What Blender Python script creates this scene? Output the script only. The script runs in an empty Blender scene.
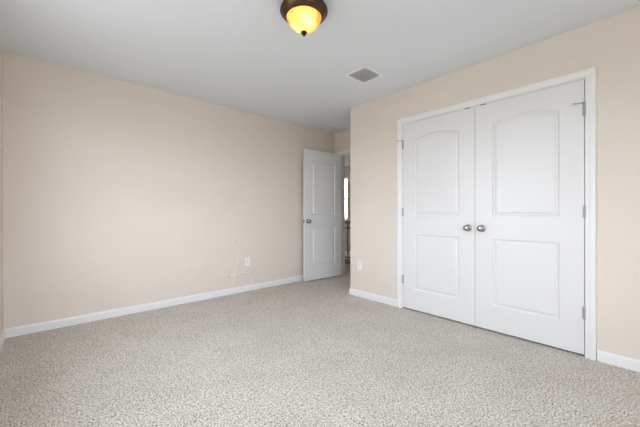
import bpy, math, random
from mathutils import Vector, Matrix

S = bpy.context.scene
COL = S.collection

# ------------------------------------------------------------------ camera
YAW_X = math.radians(47.75)          # the +X axis lies this far right of the view
CAM_H = 1.057
cam_d = bpy.data.cameras.new('camera')
cam_d.sensor_width = 36.0
cam_d.lens = 296.0 * 36.0 / 640.0
cam_d.clip_start = 0.02
cam = bpy.data.objects.new('camera', cam_d)
COL.objects.link(cam)
cam.location = (0, 0, CAM_H)
cam.rotation_euler = (math.pi / 2, 0, YAW_X - math.pi / 2)
S.camera = cam

# ------------------------------------------------------------------ light and exposure
S.view_settings.view_transform = 'Standard'
S.view_settings.look = 'None'
S.view_settings.gamma = 1.0
S.view_settings.use_curve_mapping = False
S.view_settings.exposure = 0.0
SKY = 10.4                           # bright overcast sky
GROUND = 2.8
LAMP_W = 1.15
S.cycles.max_bounces = 14
S.cycles.diffuse_bounces = 8
S.cycles.transparent_max_bounces = 12
S.cycles.use_denoising = True
S.cycles.sample_clamp_indirect = 6.0
S.cycles.caustics_reflective = False
S.cycles.caustics_refractive = False

w = bpy.data.worlds.new('overcast_sky')
S.world = w
w.use_nodes = True
nt = w.node_tree
nt.nodes.clear()
out = nt.nodes.new('ShaderNodeOutputWorld')
bg = nt.nodes.new('ShaderNodeBackground')
tc = nt.nodes.new('ShaderNodeTexCoord')
sp = nt.nodes.new('ShaderNodeSeparateXYZ')
rp = nt.nodes.new('ShaderNodeValToRGB')
ma = nt.nodes.new('ShaderNodeMath')
ma.operation = 'MULTIPLY_ADD'
ma.inputs[1].default_value = 0.5
ma.inputs[2].default_value = 0.5
e = rp.color_ramp.elements
e[0].position = 0.49
e[0].color = (0.33 * GROUND / 3.2, 0.32 * GROUND / 3.2, 0.30 * GROUND / 3.2, 1)
e[1].position = 0.51
e[1].color = (0.87, 0.912, 1.03, 1)
bg.inputs['Strength'].default_value = SKY
nt.links.new(tc.outputs['Generated'], sp.inputs[0])
nt.links.new(sp.outputs['Z'], ma.inputs[0])
nt.links.new(ma.outputs[0], rp.inputs[0])
nt.links.new(rp.outputs[0], bg.inputs['Color'])
nt.links.new(bg.outputs[0], out.inputs['Surface'])

# room dimensions (metres)
XL, XR, XD = -0.30, 2.91, 3.66       # left wall, closet wall, doorway wall
YF, YB, YA = -1.10, 3.66, 2.608      # front wall, back wall, alcove side wall
H = 2.44
T = 0.12
HX, HY0, HY1 = 6.40, 2.0, 7.0        # hall beyond the doorway
CO0, CO1, COH = 0.303, 1.829, 2.052  # closet opening
DO0, DO1, DOH = 2.752, 3.520, 2.057  # doorway opening
WY0, WY1, WZ0, WZ1 = 0.85, 2.60, 0.90, 2.12   # bedroom window (left wall)
FX0, FX1, FZ0, FZ1 = -0.20, 1.30, 0.45, 2.20   # added unseen window (front wall), brightens the back wall and alcove
VY0, VY1, VZ0, VZ1 = 5.85, 6.90, 0.85, 2.13   # hall window (far wall)


def portal(name, loc, sx, sy, rot):
    d = bpy.data.lights.new(name, 'AREA')
    d.shape = 'RECTANGLE'
    d.size, d.size_y = sx, sy
    d.cycles.is_portal = True
    o = bpy.data.objects.new(name, d)
    o.location = loc
    o.rotation_euler = rot
    COL.objects.link(o)


# daylight portals in the window openings, the front one added for fill (they emit nothing themselves)
portal('window_daylight', (XL - T - 0.01, (WY0 + WY1) / 2, (WZ0 + WZ1) / 2), WZ1 - WZ0, WY1 - WY0, (0, -math.pi / 2, 0))
portal('front_fill_portal', ((FX0 + FX1) / 2, YF - T - 0.01, (FZ0 + FZ1) / 2), FX1 - FX0, FZ1 - FZ0, (math.pi / 2, 0, 0))
portal('hall_daylight', (HX + T + 0.01, (VY0 + VY1) / 2, (VZ0 + VZ1) / 2), VZ1 - VZ0, VY1 - VY0, (0, math.pi / 2, 0))


# ------------------------------------------------------------------ materials
def lin(c):
    return tuple(((x / 255) / 12.92 if x / 255 <= 0.04045 else ((x / 255 + 0.055) / 1.055) ** 2.4) for x in c) + (1.0,)


def mat(name, rgb, rough=0.5, metal=0.0, bump=None, spec=0.5, var=0.0, var_scale=8.0):
    m = bpy.data.materials.new(name)
    m.use_nodes = True
    n = m.node_tree
    p = n.nodes['Principled BSDF']
    p.inputs['Base Color'].default_value = lin(rgb)
    p.inputs['Roughness'].default_value = rough
    p.inputs['Metallic'].default_value = metal
    p.inputs['Specular IOR Level'].default_value = spec
    c = n.nodes.new('ShaderNodeTexCoord')
    if var:
        t = n.nodes.new('ShaderNodeTexNoise')
        t.inputs['Scale'].default_value = var_scale
        t.inputs['Detail'].default_value = 3
        r = n.nodes.new('ShaderNodeValToRGB')
        a, b = lin([max(0, x * (1 - var)) for x in rgb]), lin([min(255, x * (1 + var)) for x in rgb])
        r.color_ramp.elements[0].color = a
        r.color_ramp.elements[0].position = 0.3
        r.color_ramp.elements[1].color = b
        r.color_ramp.elements[1].position = 0.7
        n.links.new(c.outputs['Object'], t.inputs['Vector'])
        n.links.new(t.outputs['Fac'], r.inputs[0])
        n.links.new(r.outputs[0], p.inputs['Base Color'])
    if bump:
        sc, strength, dist = bump
        t = n.nodes.new('ShaderNodeTexNoise')
        t.inputs['Scale'].default_value = sc
        t.inputs['Detail'].default_value = 4
        b = n.nodes.new('ShaderNodeBump')
        b.inputs['Strength'].default_value = strength
        b.inputs['Distance'].default_value = dist
        n.links.new(c.outputs['Object'], t.inputs['Vector'])
        n.links.new(t.outputs['Fac'], b.inputs['Height'])
        n.links.new(b.outputs[0], p.inputs['Normal'])
    return m


M = {}
M['wall'] = mat('beige_wall_paint', (227, 217, 208), 0.75, bump=(55, 0.25, 0.004), spec=0.3, var=0.006, var_scale=2.5)
M['ceiling'] = mat('ceiling_texture_paint', (225, 230, 236), 0.9, bump=(38, 0.2, 0.005), spec=0.2)
M['hall_wall'] = mat('hall_wall_paint', (222, 208, 193), 0.8, bump=(55, 0.2, 0.004), spec=0.3)
M['trim'] = mat('white_trim_paint', (236, 236, 237), 0.38, spec=0.45)
M['door'] = mat('white_door_paint', (228, 228, 229), 0.36, spec=0.5, bump=(160, 0.04, 0.002))
M['dark_trim'] = mat('closet_inside_paint', (205, 200, 195), 0.8)
M['nickel'] = mat('satin_nickel', (176, 172, 166), 0.24, 1.0)
M['hinge'] = mat('brushed_steel_hinge', (186, 186, 186), 0.38, 1.0)
M['bronze'] = mat('oil_rubbed_bronze', (86, 66, 52), 0.34, 0.85, var=0.12, var_scale=14)
M['dark_metal'] = mat('dark_bronze_metal', (48, 40, 34), 0.45, 0.7)
M['rubber'] = mat('grey_rubber_tip', (110, 110, 110), 0.7)
M['plastic'] = mat('white_plastic', (240, 240, 238), 0.35)
M['slot'] = mat('dark_slot', (60, 58, 55), 0.6)
M['cable'] = mat('cream_cable_jacket', (250, 246, 238), 0.4)
M['vent_white'] = mat('vent_white_enamel', (238, 238, 239), 0.45)
M['vent_grey'] = mat('vent_louvre_grey', (238, 238, 238), 0.5)
M['vent_back'] = mat('vent_duct_grey', (196, 196, 196), 0.6)
M['rail_wood'] = mat('handrail_wood', (150, 132, 112), 0.5, var=0.08, var_scale=20)
M['rail_iron'] = mat('bronze_iron_baluster', (84, 66, 48), 0.45, 0.5)


def carpet_mat():
    m = bpy.data.materials.new('speckled_frieze_carpet')
    m.use_nodes = True
    n = m.node_tree
    p = n.nodes['Principled BSDF']
    p.inputs['Roughness'].default_value = 0.95
    p.inputs['Specular IOR Level'].default_value = 0.1
    c = n.nodes.new('ShaderNodeTexCoord')
    t1 = n.nodes.new('ShaderNodeTexNoise')
    t1.inputs['Scale'].default_value = 122
    t1.inputs['Detail'].default_value = 5
    t1.inputs['Roughness'].default_value = 0.72
    t1.inputs['Distortion'].default_value = 0.6
    t2 = n.nodes.new('ShaderNodeTexVoronoi')
    t2.inputs['Scale'].default_value = 140
    r1 = n.nodes.new('ShaderNodeValToRGB')
    el = r1.color_ramp.elements
    el[0].position, el[0].color = 0.38, lin((96, 89, 81))
    el[1].position, el[1].color = 0.62, lin((255, 252, 246))
    k = el.new(0.46)
    k.color = lin((196, 189, 179))
    k = el.new(0.54)
    k.color = lin((242, 237, 229))
    mx = n.nodes.new('ShaderNodeMix')
    mx.data_type = 'RGBA'
    mx.blend_type = 'MULTIPLY'
    mx.inputs['Factor'].default_value = 0.22
    r2 = n.nodes.new('ShaderNodeValToRGB')
    r2.color_ramp.elements[0].color = (1, 1, 1, 1)
    r2.color_ramp.elements[1].color = (0.45, 0.44, 0.42, 1)
    r2.color_ramp.elements[0].position = 0.2
    r2.color_ramp.elements[1].position = 0.8
    t3 = n.nodes.new('ShaderNodeTexNoise')
    t3.inputs['Scale'].default_value = 3.2
    t3.inputs['Detail'].default_value = 3
    r3 = n.nodes.new('ShaderNodeValToRGB')
    r3.color_ramp.elements[0].color = (0.93, 0.93, 0.92, 1)
    r3.color_ramp.elements[1].color = (1, 1, 1, 1)
    r3.color_ramp.elements[0].position = 0.35
    r3.color_ramp.elements[1].position = 0.65
    mx2 = n.nodes.new('ShaderNodeMix')
    mx2.data_type = 'RGBA'
    mx2.blend_type = 'MULTIPLY'
    mx2.inputs['Factor'].default_value = 1.0
    b = n.nodes.new('ShaderNodeBump')
    b.inputs['Strength'].default_value = 0.7
    b.inputs['Distance'].default_value = 0.010
    L = n.links.new
    for t in (t1, t2, t3):
        L(c.outputs['Object'], t.inputs['Vector'])
    L(t1.outputs['Fac'], r1.inputs[0])
    L(t2.outputs['Distance'], r2.inputs[0])
    L(r1.outputs[0], mx.inputs['A'])
    L(r2.outputs[0], mx.inputs['B'])
    L(t3.outputs['Fac'], r3.inputs[0])
    L(mx.outputs['Result'], mx2.inputs['A'])
    L(r3.outputs[0], mx2.inputs['B'])
    L(mx2.outputs['Result'], p.inputs['Base Color'])
    L(t1.outputs['Fac'], b.inputs['Height'])
    L(b.outputs[0], p.inputs['Normal'])
    return m


M['carpet'] = carpet_mat()


def pane_mat():
    m = bpy.data.materials.new('window_glass')
    m.use_nodes = True
    n = m.node_tree
    n.nodes.clear()
    o = n.nodes.new('ShaderNodeOutputMaterial')
    mx = n.nodes.new('ShaderNodeMixShader')
    mx.inputs[0].default_value = 0.05
    a = n.nodes.new('ShaderNodeBsdfTransparent')
    a.inputs['Color'].default_value = (0.96, 0.98, 0.97, 1)
    g = n.nodes.new('ShaderNodeBsdfGlossy')
    g.inputs['Roughness'].default_value = 0.02
    n.links.new(a.outputs[0], mx.inputs[1])
    n.links.new(g.outputs[0], mx.inputs[2])
    n.links.new(mx.outputs[0], o.inputs['Surface'])
    return m


M['pane'] = pane_mat()


def amber_glass_mat():
    """alabaster lamp glass: lets part of the bulb light through, scatters the rest"""
    m = bpy.data.materials.new('amber_alabaster_glass')
    m.use_nodes = True
    n = m.node_tree
    n.nodes.clear()
    o = n.nodes.new('ShaderNodeOutputMaterial')
    c = n.nodes.new('ShaderNodeTexCoord')
    t = n.nodes.new('ShaderNodeTexNoise')
    t.inputs['Scale'].default_value = 9
    t.inputs['Detail'].default_value = 4
    t.inputs['Distortion'].default_value = 1.2
    r = n.nodes.new('ShaderNodeValToRGB')
    r.color_ramp.elements[0].position, r.color_ramp.elements[0].color = 0.38, (0.88, 0.28, 0.04, 1)
    r.color_ramp.elements[1].position, r.color_ramp.elements[1].color = 0.62, (1.0, 0.47, 0.17, 1)
    tr = n.nodes.new('ShaderNodeBsdfTransparent')
    tr.inputs['Color'].default_value = (1.0, 0.92, 0.78, 1)
    tl = n.nodes.new('ShaderNodeBsdfTranslucent')
    gl = n.nodes.new('ShaderNodeBsdfGlossy')
    gl.inputs['Roughness'].default_value = 0.15
    m1 = n.nodes.new('ShaderNodeMixShader')
    m1.inputs[0].default_value = 0.85
    m2 = n.nodes.new('ShaderNodeMixShader')
    m2.inputs[0].default_value = 0.05
    L = n.links.new
    L(c.outputs['Object'], t.inputs['Vector'])
    L(t.outputs['Fac'], r.inputs[0])
    L(r.outputs[0], tl.inputs['Color'])
    L(tr.outputs[0], m1.inputs[1])
    L(tl.outputs[0], m1.inputs[2])
    L(m1.outputs[0], m2.inputs[1])
    L(gl.outputs[0], m2.inputs[2])
    L(m2.outputs[0], o.inputs['Surface'])
    return m


M['amber'] = amber_glass_mat()


# ------------------------------------------------------------------ helpers
class MB:
    def __init__(self):
        self.v, self.f, self.s = [], [], []

    def add(self, vs, fs, smooth=False):
        k = len(self.v)
        self.v += [tuple(p) for p in vs]
        self.f += [tuple(i + k for i in q) for q in fs]
        self.s += [smooth] * len(fs)
        return self

    def box(self, x0, y0, z0, x1, y1, z1):
        vs = [(x, y, z) for z in (z0, z1) for y in (y0, y1) for x in (x0, x1)]
        return self.add(vs, [(0, 2, 3, 1), (4, 5, 7, 6), (0, 1, 5, 4), (2, 6, 7, 3), (0, 4, 6, 2), (1, 3, 7, 5)])

    def bbox(self, x0, y0, z0, x1, y1, z1, b):
        """box with chamfered edges"""
        vs, idx = [], {}
        for i, (sx, X, X2) in enumerate(((-1, x0, x0 + b), (1, x1, x1 - b))):
            for j, (sy, Y, Y2) in enumerate(((-1, y0, y0 + b), (1, y1, y1 - b))):
                for k, (sz, Z, Z2) in enumerate(((-1, z0, z0 + b), (1, z1, z1 - b))):
                    idx[i, j, k] = len(vs)
                    vs += [(X, Y2, Z2), (X2, Y, Z2), (X2, Y2, Z)]
        fs = []
        for a in (0, 1):
            fs.append([idx[a, j, k] for j, k in ((0, 0), (0, 1), (1, 1), (1, 0))])
            fs.append([idx[i, a, k] + 1 for i, k in ((0, 0), (0, 1), (1, 1), (1, 0))])
            fs.append([idx[i, j, a] + 2 for i, j in ((0, 0), (0, 1), (1, 1), (1, 0))])
            for c in (0, 1):
                p, q = idx[0, a, c], idx[1, a, c]
                fs.append([p + 1, q + 1, q + 2, p + 2])
                p, q = idx[a, 0, c], idx[a, 1, c]
                fs.append([p, q, q + 2, p + 2])
                p, q = idx[a, c, 0], idx[a, c, 1]
                fs.append([p, q, q + 1, p + 1])
        for v0 in idx.values():
            fs.append([v0, v0 + 1, v0 + 2])
        return self.add(vs, fs)

    def lathe(self, prof, n=48, axis='z', origin=(0, 0, 0), smooth=True):
        """prof: (r, h) pairs turned about an axis"""
        vs, fs = [], []
        for r, h in prof:
            for i in range(n):
                a = 2 * math.pi * i / n
                p = (r * math.cos(a), r * math.sin(a), h)
                if axis == 'y':
                    p = (p[0], h, p[1])
                elif axis == 'x':
                    p = (h, p[0], p[1])
                vs.append(tuple(p[q] + origin[q] for q in range(3)))
        for j in range(len(prof) - 1):
            for i in range(n):
                fs.append((j * n + i, j * n + (i + 1) % n, (j + 1) * n + (i + 1) % n, (j + 1) * n + i))
        if prof[0][0] > 1e-5:
            fs.append(tuple(range(n))[::-1])
        if prof[-1][0] > 1e-5:
            fs.append(tuple(range((len(prof) - 1) * n, len(prof) * n)))
        return self.add(vs, fs, smooth)

    def tube(self, pts, r, n=10):
        pts = [Vector(p) for p in pts]
        vs, fs = [], []
        t0 = (pts[1] - pts[0]).normalized()
        up = Vector((0, 0, 1)) if abs(t0.z) < 0.9 else Vector((1, 0, 0))
        u = t0.cross(up).normalized()
        for k, p in enumerate(pts):
            t = (pts[min(k + 1, len(pts) - 1)] - pts[max(k - 1, 0)]).normalized()
            u = (u - t * u.dot(t)).normalized()
            v = t.cross(u)
            for i in range(n):
                a = 2 * math.pi * i / n
                vs.append(p + (u * math.cos(a) + v * math.sin(a)) * r)
        for k in range(len(pts) - 1):
            for i in range(n):
                fs.append((k * n + i, k * n + (i + 1) % n, (k + 1) * n + (i + 1) % n, (k + 1) * n + i))
        fs.append(tuple(range(n))[::-1])
        fs.append(tuple(range((len(pts) - 1) * n, len(pts) * n)))
        return self.add(vs, fs, True)

    def build(self, name, m, parent=None, fix=True, bevel=0.0):
        me = bpy.data.meshes.new(name)
        me.from_pydata(self.v, [], self.f)
        me.update()
        if fix:
            import bmesh
            b = bmesh.new()
            b.from_mesh(me)
            bmesh.ops.recalc_face_normals(b, faces=b.faces)
            b.to_mesh(me)
            b.free()
        for p, s in zip(me.polygons, self.s):
            p.use_smooth = s
        me.materials.append(m if not isinstance(m, str) else M[m])
        o = bpy.data.objects.new(name, me)
        COL.objects.link(o)
        if parent is not None:
            o.parent = parent
        if bevel:
            bv = o.modifiers.new('bevel', 'BEVEL')
            bv.width = bevel
            bv.segments = 2
            bv.limit_method = 'ANGLE'
        return o


def empty(name, loc=(0, 0, 0), rz=0.0):
    o = bpy.data.objects.new(name, None)
    o.empty_display_size = 0.1
    o.location = loc
    o.rotation_euler = (0, 0, rz)
    COL.objects.link(o)
    return o


def tag(o, label=None, cat=None, group=None, kind=None):
    if label:
        o['label'] = label
    if cat:
        o['category'] = cat
    if group:
        o['group'] = group
    if kind:
        o['kind'] = kind
    return o


def struct(o, label=None, cat=None):
    return tag(o, label, cat, None, 'structure')


def smooth_path(pts, k=8):
    """Catmull-Rom through the points"""
    P = [Vector(p) for p in pts]
    P = [P[0] * 2 - P[1]] + P + [P[-1] * 2 - P[-2]]
    res = []
    for i in range(1, len(P) - 2):
        for j in range(k):
            t = j / k
            a, b, c, d = P[i - 1:i + 3]
            res.append(0.5 * (2 * b + (c - a) * t + (2 * a - 5 * b + 4 * c - d) * t * t + (3 * b - a - 3 * c + d) * t ** 3))
    res.append(P[-2])
    return res


# ------------------------------------------------------------------ floor, ceiling, walls
struct(MB().box(XL - T, YF - T, -0.1, HX + T, HY1 + T, 0).build('floor', 'carpet'),
       'light grey-beige speckled carpet covering the bedroom floor', 'floor')
struct(MB().box(XL - T, YF - T, H, HX + T, HY1 + T, H + 0.1).build('ceiling', 'ceiling'),
       'white textured flat ceiling above the bedroom', 'ceiling')


def wall_x(name, x0, x1, y0, y1, openings, m, label):
    """wall normal to X with rectangular openings (ya, yb, za, zb)"""
    b = MB()
    cur = y0
    for ya, yb, za, zb in sorted(openings):
        b.box(x0, cur, 0, x1, ya, H)
        if za > 0:
            b.box(x0, ya, 0, x1, yb, za)
        b.box(x0, ya, zb, x1, yb, H)
        cur = yb
    b.box(x0, cur, 0, x1, y1, H)
    return struct(b.build(name, m), label, 'wall')


struct(MB().box(XL, YB, 0, XD, YB + T, H).build('wall_back', 'wall'),
       'long plain beige wall with the loose cable and outlet', 'wall')
wb = MB()
for x0, x1, z0, z1 in ((XL, FX0, 0, H), (FX1, XD, 0, H), (FX0, FX1, 0, FZ0), (FX0, FX1, FZ1, H)):
    wb.box(x0, YF - T, z0, x1, YF, z1)
struct(wb.build('wall_front', 'wall'),
       'beige wall behind the viewer opposite the cable wall', 'wall')
wall_x('wall_left', XL - T, XL, YF - T, YB + T, [(WY0, WY1, WZ0, WZ1)], 'wall', 'beige wall edge at the far left of the photo')
wall_x('wall_right', XR, XR + T, YF, YA, [(CO0 - 0.018, CO1 + 0.018, 0, COH + 0.018)], 'wall', 'beige wall around the white double closet doors')
struct(MB().box(XR + T, YA - T, 0, XD, YA, H).build('wall_alcove', 'wall'), 'beige side wall of the entry alcove behind the closet corner', 'wall')
wall_x('wall_doorway', XD, XD + T, YF - T, HY1 + T, [(DO0 - 0.018, DO1 + 0.018, 0, DOH + 0.018)], 'wall', 'beige wall above the open doorway')
wall_x('wall_hall', HX, HX + T, HY0, HY1 + T, [(VY0, VY1, VZ0, VZ1)], 'hall_wall', 'taupe far wall of the hall seen through the doorway')
struct(MB().box(XD + T, HY0 - T, 0, HX + T, HY0, H).build('wall_hall_near', 'hall_wall'), 'taupe near end wall of the hall', 'wall')
struct(MB().box(XD + T, HY1, 0, HX, HY1 + T, H).build('wall_hall_end', 'hall_wall'), 'taupe end wall of the hall beyond its window', 'wall')


# ------------------------------------------------------------------ windows
def window(name, x_out, x_in, y0, y1, z0, z1, label):
    r = struct(empty(name, ((x_out + x_in) / 2, (y0 + y1) / 2, z0)), label, 'window')
    hw, h, t = (y1 - y0) / 2, z1 - z0, 0.045
    b = MB()
    b.box(-0.03, -hw, 0, 0.03, hw, t).box(-0.03, -hw, h - t, 0.03, hw, h)
    b.box(-0.03, -hw, t, 0.03, -hw + t, h - t).box(-0.03, hw - t, t, 0.03, hw, h - t)
    b.box(-0.022, -hw + t, h / 2 - 0.02, 0.022, hw - t, h / 2 + 0.02)
    b.build('window_frame', 'trim', r)
    MB().box(-0.003, -hw + t, t, 0.003, hw - t, h / 2 - 0.02).build('pane', 'pane', r)
    MB().box(-0.003, -hw + t, h / 2 + 0.02, 0.003, hw - t, h - t).build('pane', 'pane', r)
    d = 1 if x_in > x_out else -1
    MB().bbox(min(0.03 * d, 0.085 * d), -hw, 0.0, max(0.03 * d, 0.085 * d), hw, 0.018, 0.003).build('window_sill', 'trim', r)
    return r


window('window_1', XL - T, XL, WY0, WY1, WZ0, WZ1, 'white framed bedroom window in the wall left of the viewer')
window('window_2', HX + T, HX, VY0, VY1, VZ0, VZ1, 'bright window in the far hall wall seen through the doorway')

fw = window('added_window_3', -T, 0, -(FX1 - FX0) / 2, (FX1 - FX0) / 2, FZ0, FZ1, 'added white framed window behind the viewer, unseen, to brighten the room')
fw.location = ((FX0 + FX1) / 2, YF - T / 2, FZ0)
fw.rotation_euler = (0, 0, math.pi / 2)

# ------------------------------------------------------------------ baseboards and casings
BH, BT = 0.078, 0.013


def base_profile():
    return [(0, 0), (BT, 0), (BT, BH - 0.018), (BT - 0.003, BH - 0.008), (BT - 0.008, BH), (0, BH)]


def baseboard(name, path, label):
    """path of (x, y) with the room on its right-hand side; mitred at corners"""
    prof = base_profile()
    P = [Vector((x, y)) for x, y in path]
    vs, fs = [], []
    for i, p in enumerate(P):
        ds = []
        if i > 0:
            ds.append((P[i] - P[i - 1]).normalized())
        if i < len(P) - 1:
            ds.append((P[i + 1] - P[i]).normalized())
        ns = [Vector((d.y, -d.x)) for d in ds]
        n = ns[0] if len(ns) == 1 else (ns[0] + ns[1]) / (1 + ns[0].dot(ns[1]))
        for t, z in prof:
            q = p + n * (t + 0.0005)
            vs.append((q.x, q.y, z))
    k = len(prof)
    for i in range(len(P) - 1):
        for j in range(k):
            fs.append((i * k + j, i * k + (j + 1) % k, (i + 1) * k + (j + 1) % k, (i + 1) * k + j))
    fs.append(tuple(range(k)))
    fs.append(tuple(range((len(P) - 1) * k, len(P) * k))[::-1])
    return struct(MB().add(vs, fs).build(name, 'trim'), label, 'baseboard')


CW = 0.062
baseboard('baseboard_left', [(XL, YF), (XL, YB - BT - 0.002)], 'white baseboard at the far left edge of the photo')
baseboard('baseboard_back', [(XL, YB), (XD, YB)], 'white baseboard along the long wall with the cable')
baseboard('baseboard_right', [(XD - BT - 0.002, YA), (XR, YA), (XR, CO1 + CW + 0.006)], 'short white baseboard between the alcove corner and the closet')
baseboard('baseboard_front', [(XR, CO0 - CW - 0.006), (XR, YF), (XL + BT + 0.002, YF)], 'white baseboard right of the closet doors')


def casing_bm(x_face, sgn, y0, y1, ztop):
    """door casing swept round an opening; it stands out from x_face towards sgn"""
    prof = [(0.0, 0), (0.0, 0.008), (0.004, 0.011), (0.018, 0.0115), (0.024, 0.014), (0.034, 0.0165), (0.050, 0.0175), (0.054, 0.017), (0.057, 0.014), (0.057, 0)]
    R = 0.005
    b = MB()
    vs, fs = [], []
    stations = [lambda q: (y1 + R + q, 0.0), lambda q: (y1 + R + q, ztop + R + q), lambda q: (y0 - R - q, ztop + R + q), lambda q: (y0 - R - q, 0.0)]
    for st in stations:
        for q, t in prof:
            y, z = st(q)
            vs.append((x_face + sgn * (t + 0.0004), y, z))
    k = len(prof)
    for i in range(3):
        for j in range(k):
            fs.append((i * k + j, i * k + (j + 1) % k, (i + 1) * k + (j + 1) % k, (i + 1) * k + j))
    fs += [tuple(range(k)), tuple(range(3 * k, 4 * k))[::-1]]
    return b.add(vs, fs)


def jamb_bm(xa, xb, y0, y1, ztop, t=0.0175, stop=None):
    b = MB()
    b.box(xa, y0 - t, 0, xb, y0, ztop + t).box(xa, y1, 0, xb, y1 + t, ztop + t).box(xa, y0, ztop, xb, y1, ztop + t)
    if stop:
        s0, s1 = stop
        b.box(s0, y0, 0, s1, y0 + 0.011, ztop).box(s0, y1 - 0.011, 0, s1, y1, ztop).box(s0, y0 + 0.011, ztop - 0.011, s1, y1 - 0.011, ztop)
    return b


t1 = struct(empty('trim_1', (0, 0, 0)), 'white moulded casing framing the double closet doors', 'door frame')
casing_bm(XR, -1, CO0, CO1, COH).build('casing', 'trim', t1)
jamb_bm(XR + 0.0002, XR + T, CO0, CO1, COH, stop=(XR + 0.042, XR + 0.075)).build('jamb', 'trim', t1)
t2 = struct(empty('trim_2', (0, 0, 0)), 'white casing and jamb of the open doorway to the hall', 'door frame')
casing_bm(XD, -1, DO0, DO1, DOH).build('casing', 'trim', t2)
casing_bm(XD + T, 1, DO0, DO1, DOH).build('casing', 'trim', t2)
jamb_bm(XD + 0.0002, XD + T - 0.0002, DO0, DO1, DOH, stop=(XD + 0.042, XD + 0.075)).build('jamb', 'trim', t2)


# ------------------------------------------------------------------ doors
def outline(x0, x1, z0, zs, rise, t, n=28):
    """panel outline inset by t: rectangle with an arched (rise > 0) or straight top"""
    a0, a1, b0 = x0 + t, x1 - t, z0 + t
    if rise <= 0:
        zt = zs - t
        return [(a0, b0), (a1, b0), (a1, zt)] + [(a1 + (a0 - a1) * i / n, zt) for i in range(1, n)] + [(a0, zt)]
    hw = (x1 - x0) / 2
    R = (hw * hw + rise * rise) / (2 * rise)
    xc, zc = (x0 + x1) / 2, zs + rise - R
    r, h = R - t, hw - t
    a = math.asin(h / r)
    top = [(xc + r * math.sin(a - 2 * a * i / n), zc + r * math.cos(a - 2 * a * i / n)) for i in range(n + 1)]
    return [(a0, b0), (a1, b0)] + top


def panel_bm(x0, x1, z0, zs, rise):
    rings = [(0.0, 0.0), (0.003, 0.0045), (0.009, 0.0115), (0.014, 0.0130), (0.020, 0.0125), (0.027, 0.0070), (0.034, 0.0035), (0.040, 0.0026)]
    b = MB()
    vs, fs = [], []
    for t, dpt in rings:
        vs += [(x, dpt, z) for x, z in outline(x0, x1, z0, zs, rise, t)]
    k = len(vs) // len(rings)
    for j in range(len(rings) - 1):
        for i in range(k):
            fs.append((j * k + i, j * k + (i + 1) % k, (j + 1) * k + (i + 1) % k, (j + 1) * k + i))
    fs.append(tuple(range((len(rings) - 1) * k, len(rings) * k)))
    return b.add(vs, fs)


DW, DH, DT = 0.760, 2.033, 0.035
STILE = 0.143
Z_LO0, Z_LO1, Z_UP0, Z_UPS, RISE = 0.215, 0.815, 1.018, 1.838, 0.042


def slab_bm(W=DW):
    """front face at y = 0 (towards -y), five pieces round the two moulded panels"""
    b = MB()
    x0, x1 = STILE, W - STILE
    F = lambda pts: b.add([(x, 0.0, z) for x, z in pts], [tuple(range(len(pts)))])
    F([(0, 0), (x0, 0), (x0, DH), (0, DH)])
    F([(x1, 0), (W, 0), (W, DH), (x1, DH)])
    F([(x0, 0), (x1, 0), (x1, Z_LO0), (x0, Z_LO0)])
    F([(x0, Z_LO1), (x1, Z_LO1), (x1, Z_UP0), (x0, Z_UP0)])
    arc = outline(x0, x1, Z_UP0, Z_UPS, RISE, 0.0)[2:]
    F([(x1, DH), (x0, DH)] + arc[::-1])
    e = 0.0
    vs = [(0, 0, 0), (W, 0, 0), (W, 0, DH), (0, 0, DH), (0, DT, 0), (W, DT, 0), (W, DT, DH), (0, DT, DH)]
    b.add(vs, [(4, 5, 6, 7)[::-1], (0, 1, 5, 4)[::-1], (1, 2, 6, 5)[::-1], (2, 3, 7, 6)[::-1], (3, 0, 4, 7)[::-1]])
    return b


def add_knob(parent, x, z, front=True, label=None):
    s = -1 if front else 1
    y0 = -0.0003 if front else DT + 0.0003
    k = MB().lathe([(0.010, 0.010), (0.0095, 0.022), (0.013, 0.027), (0.0215, 0.033), (0.0265, 0.041), (0.0275, 0.048), (0.0255, 0.055), (0.020, 0.060), (0.011, 0.0625), (0.0, 0.063)], 32, 'y').build('knob', 'nickel', parent)
    k.location = (x, y0, z)
    r = MB().lathe([(0.033, 0.0), (0.033, 0.003), (0.030, 0.007), (0.022, 0.010), (0.011, 0.0115)], 32, 'y').build('rosette', 'nickel', k)
    if front:
        for o in (k, r):
            for v in o.data.vertices:
                v.co.y = -v.co.y
            o.data.flip_normals()
    if label:
        k['label'] = label
    return k


def add_hinge(parent, x, z, side, stop=False):
    """knuckle standing in the gap beside the leaf edge; side = +1 when the leaf lies at +x of it"""
    b = MB()
    for i in range(5):
        b.lathe([(0.0062, 0.0003), (0.0068, 0.001), (0.0068, 0.0168), (0.0062, 0.0175)], 20, 'z', (0, 0, -0.0445 + i * 0.0178))
    b.lathe([(0.0, -0.0485), (0.004, -0.0475), (0.005, -0.0445)], 16)
    b.lathe([(0.005, 0.0445), (0.0055, 0.047), (0.003, 0.0495), (0, 0.05)], 16)
    h = b.build('hinge', 'hinge', parent)
    h.location = (x, -0.0072, z)
    c0, c1 = sorted((side * 0.001, side * 0.011))
    MB().box(c0, 0.0045, -0.044, c1, 0.0069, 0.044).build('hinge_leaf', 'hinge', h)
    if stop:
        s = MB()
        s.box(-0.009, -0.010, 0.050, 0.009, 0.007, 0.0535)
        s.tube([(0.004, -0.005, 0.052), (-0.028, -0.014, 0.052), (-0.060, -0.019, 0.052)], 0.0038, 12)
        s.build('door_stop', 'hinge', h)
        MB().lathe([(0.0, -0.072), (0.005, -0.0715), (0.0065, -0.068), (0.0065, -0.061), (0.004, -0.0595)], 16, 'x', (0, -0.019, 0.052)).build('bumper', 'plastic', h)
    return h


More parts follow.
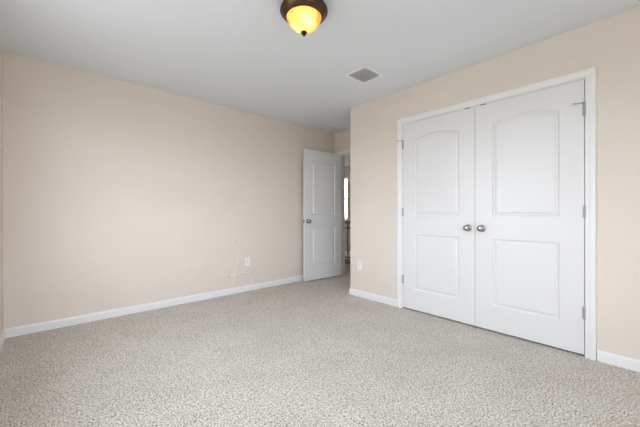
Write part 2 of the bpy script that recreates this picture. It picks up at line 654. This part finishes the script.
def make_door(name, loc, rz, hinge_side, label, knob_z, hinges=True, both_knobs=False, catch=False, W=DW):
    d = struct(empty(name, loc, rz), label, 'door')
    slab_bm(W).build('slab', 'door', d)
    panel_bm(STILE, W - STILE, Z_UP0, Z_UPS, RISE).build('panel', 'door', d)['label'] = 'arched upper panel'
    panel_bm(STILE, W - STILE, Z_LO0, Z_LO1, 0).build('panel', 'door', d)['label'] = 'square lower panel'
    kx = W - 0.058 if hinge_side == 'left' else 0.058
    add_knob(d, kx, knob_z)
    if both_knobs:
        add_knob(d, kx, knob_z, front=False)
        MB().box(-0.0012, DT / 2 - 0.0125, knob_z - 0.028, -0.0002, DT / 2 + 0.0125, knob_z + 0.028).build('latch_plate', 'nickel', d)
    if hinges:
        hx, sd = (-0.0015, 1) if hinge_side == 'left' else (W + 0.0015, -1)
        for i, z in enumerate((1.805, 1.055, 0.31)):
            add_hinge(d, hx, z, sd, stop=(i == 0))
    if catch:
        cx = W - 0.068 if hinge_side == 'left' else 0.068
        c = MB().bbox(cx - 0.024, -0.0012, DH - 0.004, cx + 0.024, 0.024, DH + 0.0032, 0.0008)
        c.build('ball_catch', 'dark_metal', d)
    return d


FLOORGAP = 0.016
leaf = (CO1 - CO0 - 0.009) / 2
make_door('door_2', (XR - 0.001, CO1 - 0.003, FLOORGAP), -math.pi / 2, 'left', 'left leaf of the white double closet doors, nearer the alcove', 0.905, catch=True, W=leaf)
make_door('door_3', (XR - 0.001, CO1 - 0.006 - leaf, FLOORGAP), -math.pi / 2, 'right', 'right leaf of the white double closet doors, nearer the viewer', 0.905, catch=True, W=leaf)
make_door('door_1', (2.877, 3.5155, FLOORGAP), math.radians(-4.0), 'right', 'white two-panel room door standing open into the alcove', 0.920, hinges=False, both_knobs=True)

# ------------------------------------------------------------------ ceiling lamp
LX, LY = 1.241, 1.524
lamp = tag(empty('ceiling_light', (LX, LY, H)), 'bronze flush-mount ceiling light with a glowing amber glass bowl', 'ceiling light')
MB().lathe([(0.0, -0.0005), (0.120, -0.0005), (0.124, -0.004), (0.130, -0.016), (0.144, -0.024), (0.153, -0.032), (0.157, -0.042), (0.157, -0.050), (0.153, -0.056),
            (0.148, -0.058), (0.146, -0.064), (0.139, -0.071), (0.130, -0.080), (0.121, -0.087), (0.116, -0.088), (0.1155, -0.082), (0.118, -0.060), (0.116, -0.04), (0.10, -0.03), (0.0, -0.03)], 72).build('rim', 'bronze', lamp)
bowl = [(0.1155, -0.080), (0.113, -0.094), (0.106, -0.110), (0.094, -0.128), (0.078, -0.145), (0.060, -0.159), (0.042, -0.170), (0.024, -0.178), (0.009, -0.181)]
bm_ = MB().lathe(bowl, 72)
bm_.f, bm_.s = bm_.f[:-2], bm_.s[:-2]
bm_.build('glass_bowl', 'amber', lamp, fix=False)
MB().lathe([(0.0, -0.172), (0.014, -0.1765), (0.0205, -0.181), (0.0215, -0.186), (0.015, -0.191), (0.0105, -0.196), (0.0115, -0.200), (0.007, -0.206), (0.0, -0.208)], 32).build('finial', 'dark_metal', lamp)
MB().lathe([(0.003, -0.031), (0.003, -0.173)], 10).build('stem', 'dark_metal', lamp)
for dx, dy in ((-0.017, -0.045), (-0.034, -0.010)):
    d = bpy.data.lights.new('bulb', 'POINT')
    d.energy = LAMP_W / 2
    d.color = (1.0, 0.88, 0.70)
    d.shadow_soft_size = 0.015
    o = bpy.data.objects.new('bulb', d)
    o.location = (dx, dy, -0.118)
    o.parent = lamp
    COL.objects.link(o)

# ------------------------------------------------------------------ ceiling vents
vent = tag(empty('ceiling_vent', (2.314, 1.892, H)), 'square grey louvred air vent in the ceiling near the closet', 'vent')
vx, vy, fl = 0.120, 0.105, 0.020
f = MB()
for sx in (-1, 1):
    a, b_ = sorted((sx * vx, sx * (vx + fl)))
    f.box(a, -vy - fl, -0.006, b_, vy + fl, -0.0003)
for sy in (-1, 1):
    a, b_ = sorted((sy * vy, sy * (vy + fl)))
    f.box(-vx, a, -0.006, vx, b_, -0.0003)
f.build('frame', 'vent_white', vent)
MB().box(-vx, -vy, -0.0012, vx, vy, -0.0004).build('backing', 'vent_back', vent)
NS = 15
for i in range(NS):
    y = -vy + (i + 0.5) * 2 * vy / NS
    s = MB()
    s.add([(-vx, y - 0.0062, -0.0085), (vx, y - 0.0062, -0.0085), (vx, y - 0.0052, -0.0095), (-vx, y - 0.0052, -0.0095),
           (-vx, y + 0.0042, -0.0016), (vx, y + 0.0042, -0.0016), (vx, y + 0.0054, -0.0026), (-vx, y + 0.0054, -0.0026)],
          [(0, 1, 2, 3), (4, 5, 6, 7), (0, 1, 5, 4), (2, 3, 7, 6), (1, 2, 6, 5), (0, 3, 7, 4)])
    s.build('slat', 'vent_grey', vent)

reg = tag(empty('ceiling_register', (3.33, 3.27, H)), 'small flat white vent cover on the alcove ceiling above the open door', 'vent')
f = MB().bbox(-0.10, -0.075, -0.007, 0.10, 0.075, -0.0003, 0.002)
f.build('frame', 'vent_white', reg)
for i in range(6):
    y = -0.05 + i * 0.02
    MB().bbox(-0.08, y - 0.006, -0.011, 0.08, y + 0.006, -0.007, 0.0015).build('slat', 'vent_white', reg)


# ------------------------------------------------------------------ outlets and cables
def outlet(loc, rz, label):
    o = tag(empty('wall_outlet', loc, rz), label, 'outlet', 'white wall outlets')
    MB().bbox(-0.0365, -0.006, -0.0585, 0.0365, -0.0003, 0.0585, 0.0022).build('plate', 'plastic', o)
    for z in (0.0205, -0.0205):
        n, vs, fs = 24, [], []
        for y in (-0.0055, -0.0082):
            for i in range(n):
                a = 2 * math.pi * i / n
                vs.append((max(-0.0155, min(0.0155, 0.0175 * math.cos(a))), y, z + 0.0145 * math.sin(a)))
        fs = [(i, (i + 1) % n, n + (i + 1) % n, n + i) for i in range(n)] + [tuple(range(n)), tuple(range(n, 2 * n))]
        r = MB().add(vs, fs).build('receptacle', 'plastic', o)
        s = MB()
        s.box(-0.0075, -0.0085, z - 0.002, -0.0055, -0.0079, z + 0.008)
        s.box(0.0055, -0.0085, z - 0.001, 0.0075, -0.0079, z + 0.007)
        s.lathe([(0.0028, -0.0085), (0.0028, -0.0079)], 12, 'y', (0, 0, z - 0.0075))
        s.build('slot', 'slot', r)
    MB().lathe([(0.0, -0.0072), (0.003, -0.007), (0.0036, -0.006)], 14, 'y').build('screw', 'nickel', o)
    return o


outlet((1.985, YB, 0.400), 0.0, 'white duplex outlet low on the long wall beside the loose cable')
outlet((XR, 2.447, 0.395), -math.pi / 2, 'white duplex outlet on the short wall between alcove and closet')

bush = tag(empty('cable_wall_plate', (1.81, YB, 0.712)), 'tiny white cable bushing plate high on the long wall', 'wall plate')
MB().bbox(-0.019, -0.005, -0.019, 0.019, -0.0003, 0.019, 0.0018).build('plate', 'plastic', bush)
MB().lathe([(0.0065, -0.0128), (0.0075, -0.0122), (0.0078, -0.005)], 20, 'y', (0, 0, -0.006)).build('bushing', 'slot', bush)

cab = tag(empty('loose_cable', (1.81, YB, 0)), 'thin cream cable looping down the long wall to the baseboard', 'cable')
cy = -0.009
by = -(BT + 0.0055)
route = [(0.0, -0.0135, 0.706), (0.004, -0.032, 0.700), (0.024, -0.030, 0.676), (0.050, -0.018, 0.635), (0.061, cy, 0.580), (0.056, cy, 0.510), (0.040, cy, 0.440), (0.018, cy, 0.370),
         (-0.004, cy, 0.300), (-0.024, cy, 0.232), (-0.038, -0.013, 0.150), (-0.043, by, 0.085), (-0.036, by - 0.001, 0.040), (0.0, by - 0.002, 0.014), (0.07, by - 0.003, 0.006),
         (0.135, by - 0.001, 0.020), (0.180, by, 0.050), (0.222, by, 0.085), (0.246, -0.014, 0.125), (0.243, cy, 0.182), (0.205, cy, 0.234), (0.140, cy, 0.258), (0.052, cy - 0.007, 0.264),
         (-0.020, cy - 0.008, 0.250), (-0.078, cy, 0.231)]
MB().tube(smooth_path(route, 7), 0.0043, 10).build('cord', 'cable', cab)
MB().lathe([(0.0, 0.0), (0.0042, 0.0004), (0.0042, -0.008), (0.0062, -0.0085), (0.0062, -0.021), (0.0050, -0.022), (0.0050, -0.026), (0.0, -0.0265)], 18, 'x', (-0.079, cy, 0.2305)).build('connector', 'hinge', cab)

# ------------------------------------------------------------------ hall railing
RX, RY0, RY1 = 4.63, 3.60, 5.20
rail = tag(empty('hall_railing', (RX, RY0, 0)), 'brown stair railing with thin balusters in the hall beyond the doorway', 'railing')
L_ = RY1 - RY0
MB().bbox(-0.045, 0, 0, 0.045, L_, 0.10, 0.004).build('curb', 'rail_wood', rail)
MB().bbox(-0.03, 0.0, 0.835, 0.03, L_, 0.900, 0.010).build('handrail', 'rail_wood', rail)
MB().bbox(-0.012, 0.0, 0.742, 0.012, L_, 0.764, 0.002).build('upper_rail', 'rail_iron', rail)
MB().bbox(-0.012, 0.0, 0.125, 0.012, L_, 0.150, 0.002).build('lower_rail', 'rail_iron', rail)
nb = 14
for i in range(nb):
    y = 0.05 + i * (L_ - 0.10) / (nb - 1)
    MB().box(-0.008, y - 0.008, 0.0995, 0.008, y + 0.008, 0.836).build('baluster', 'rail_iron', rail)
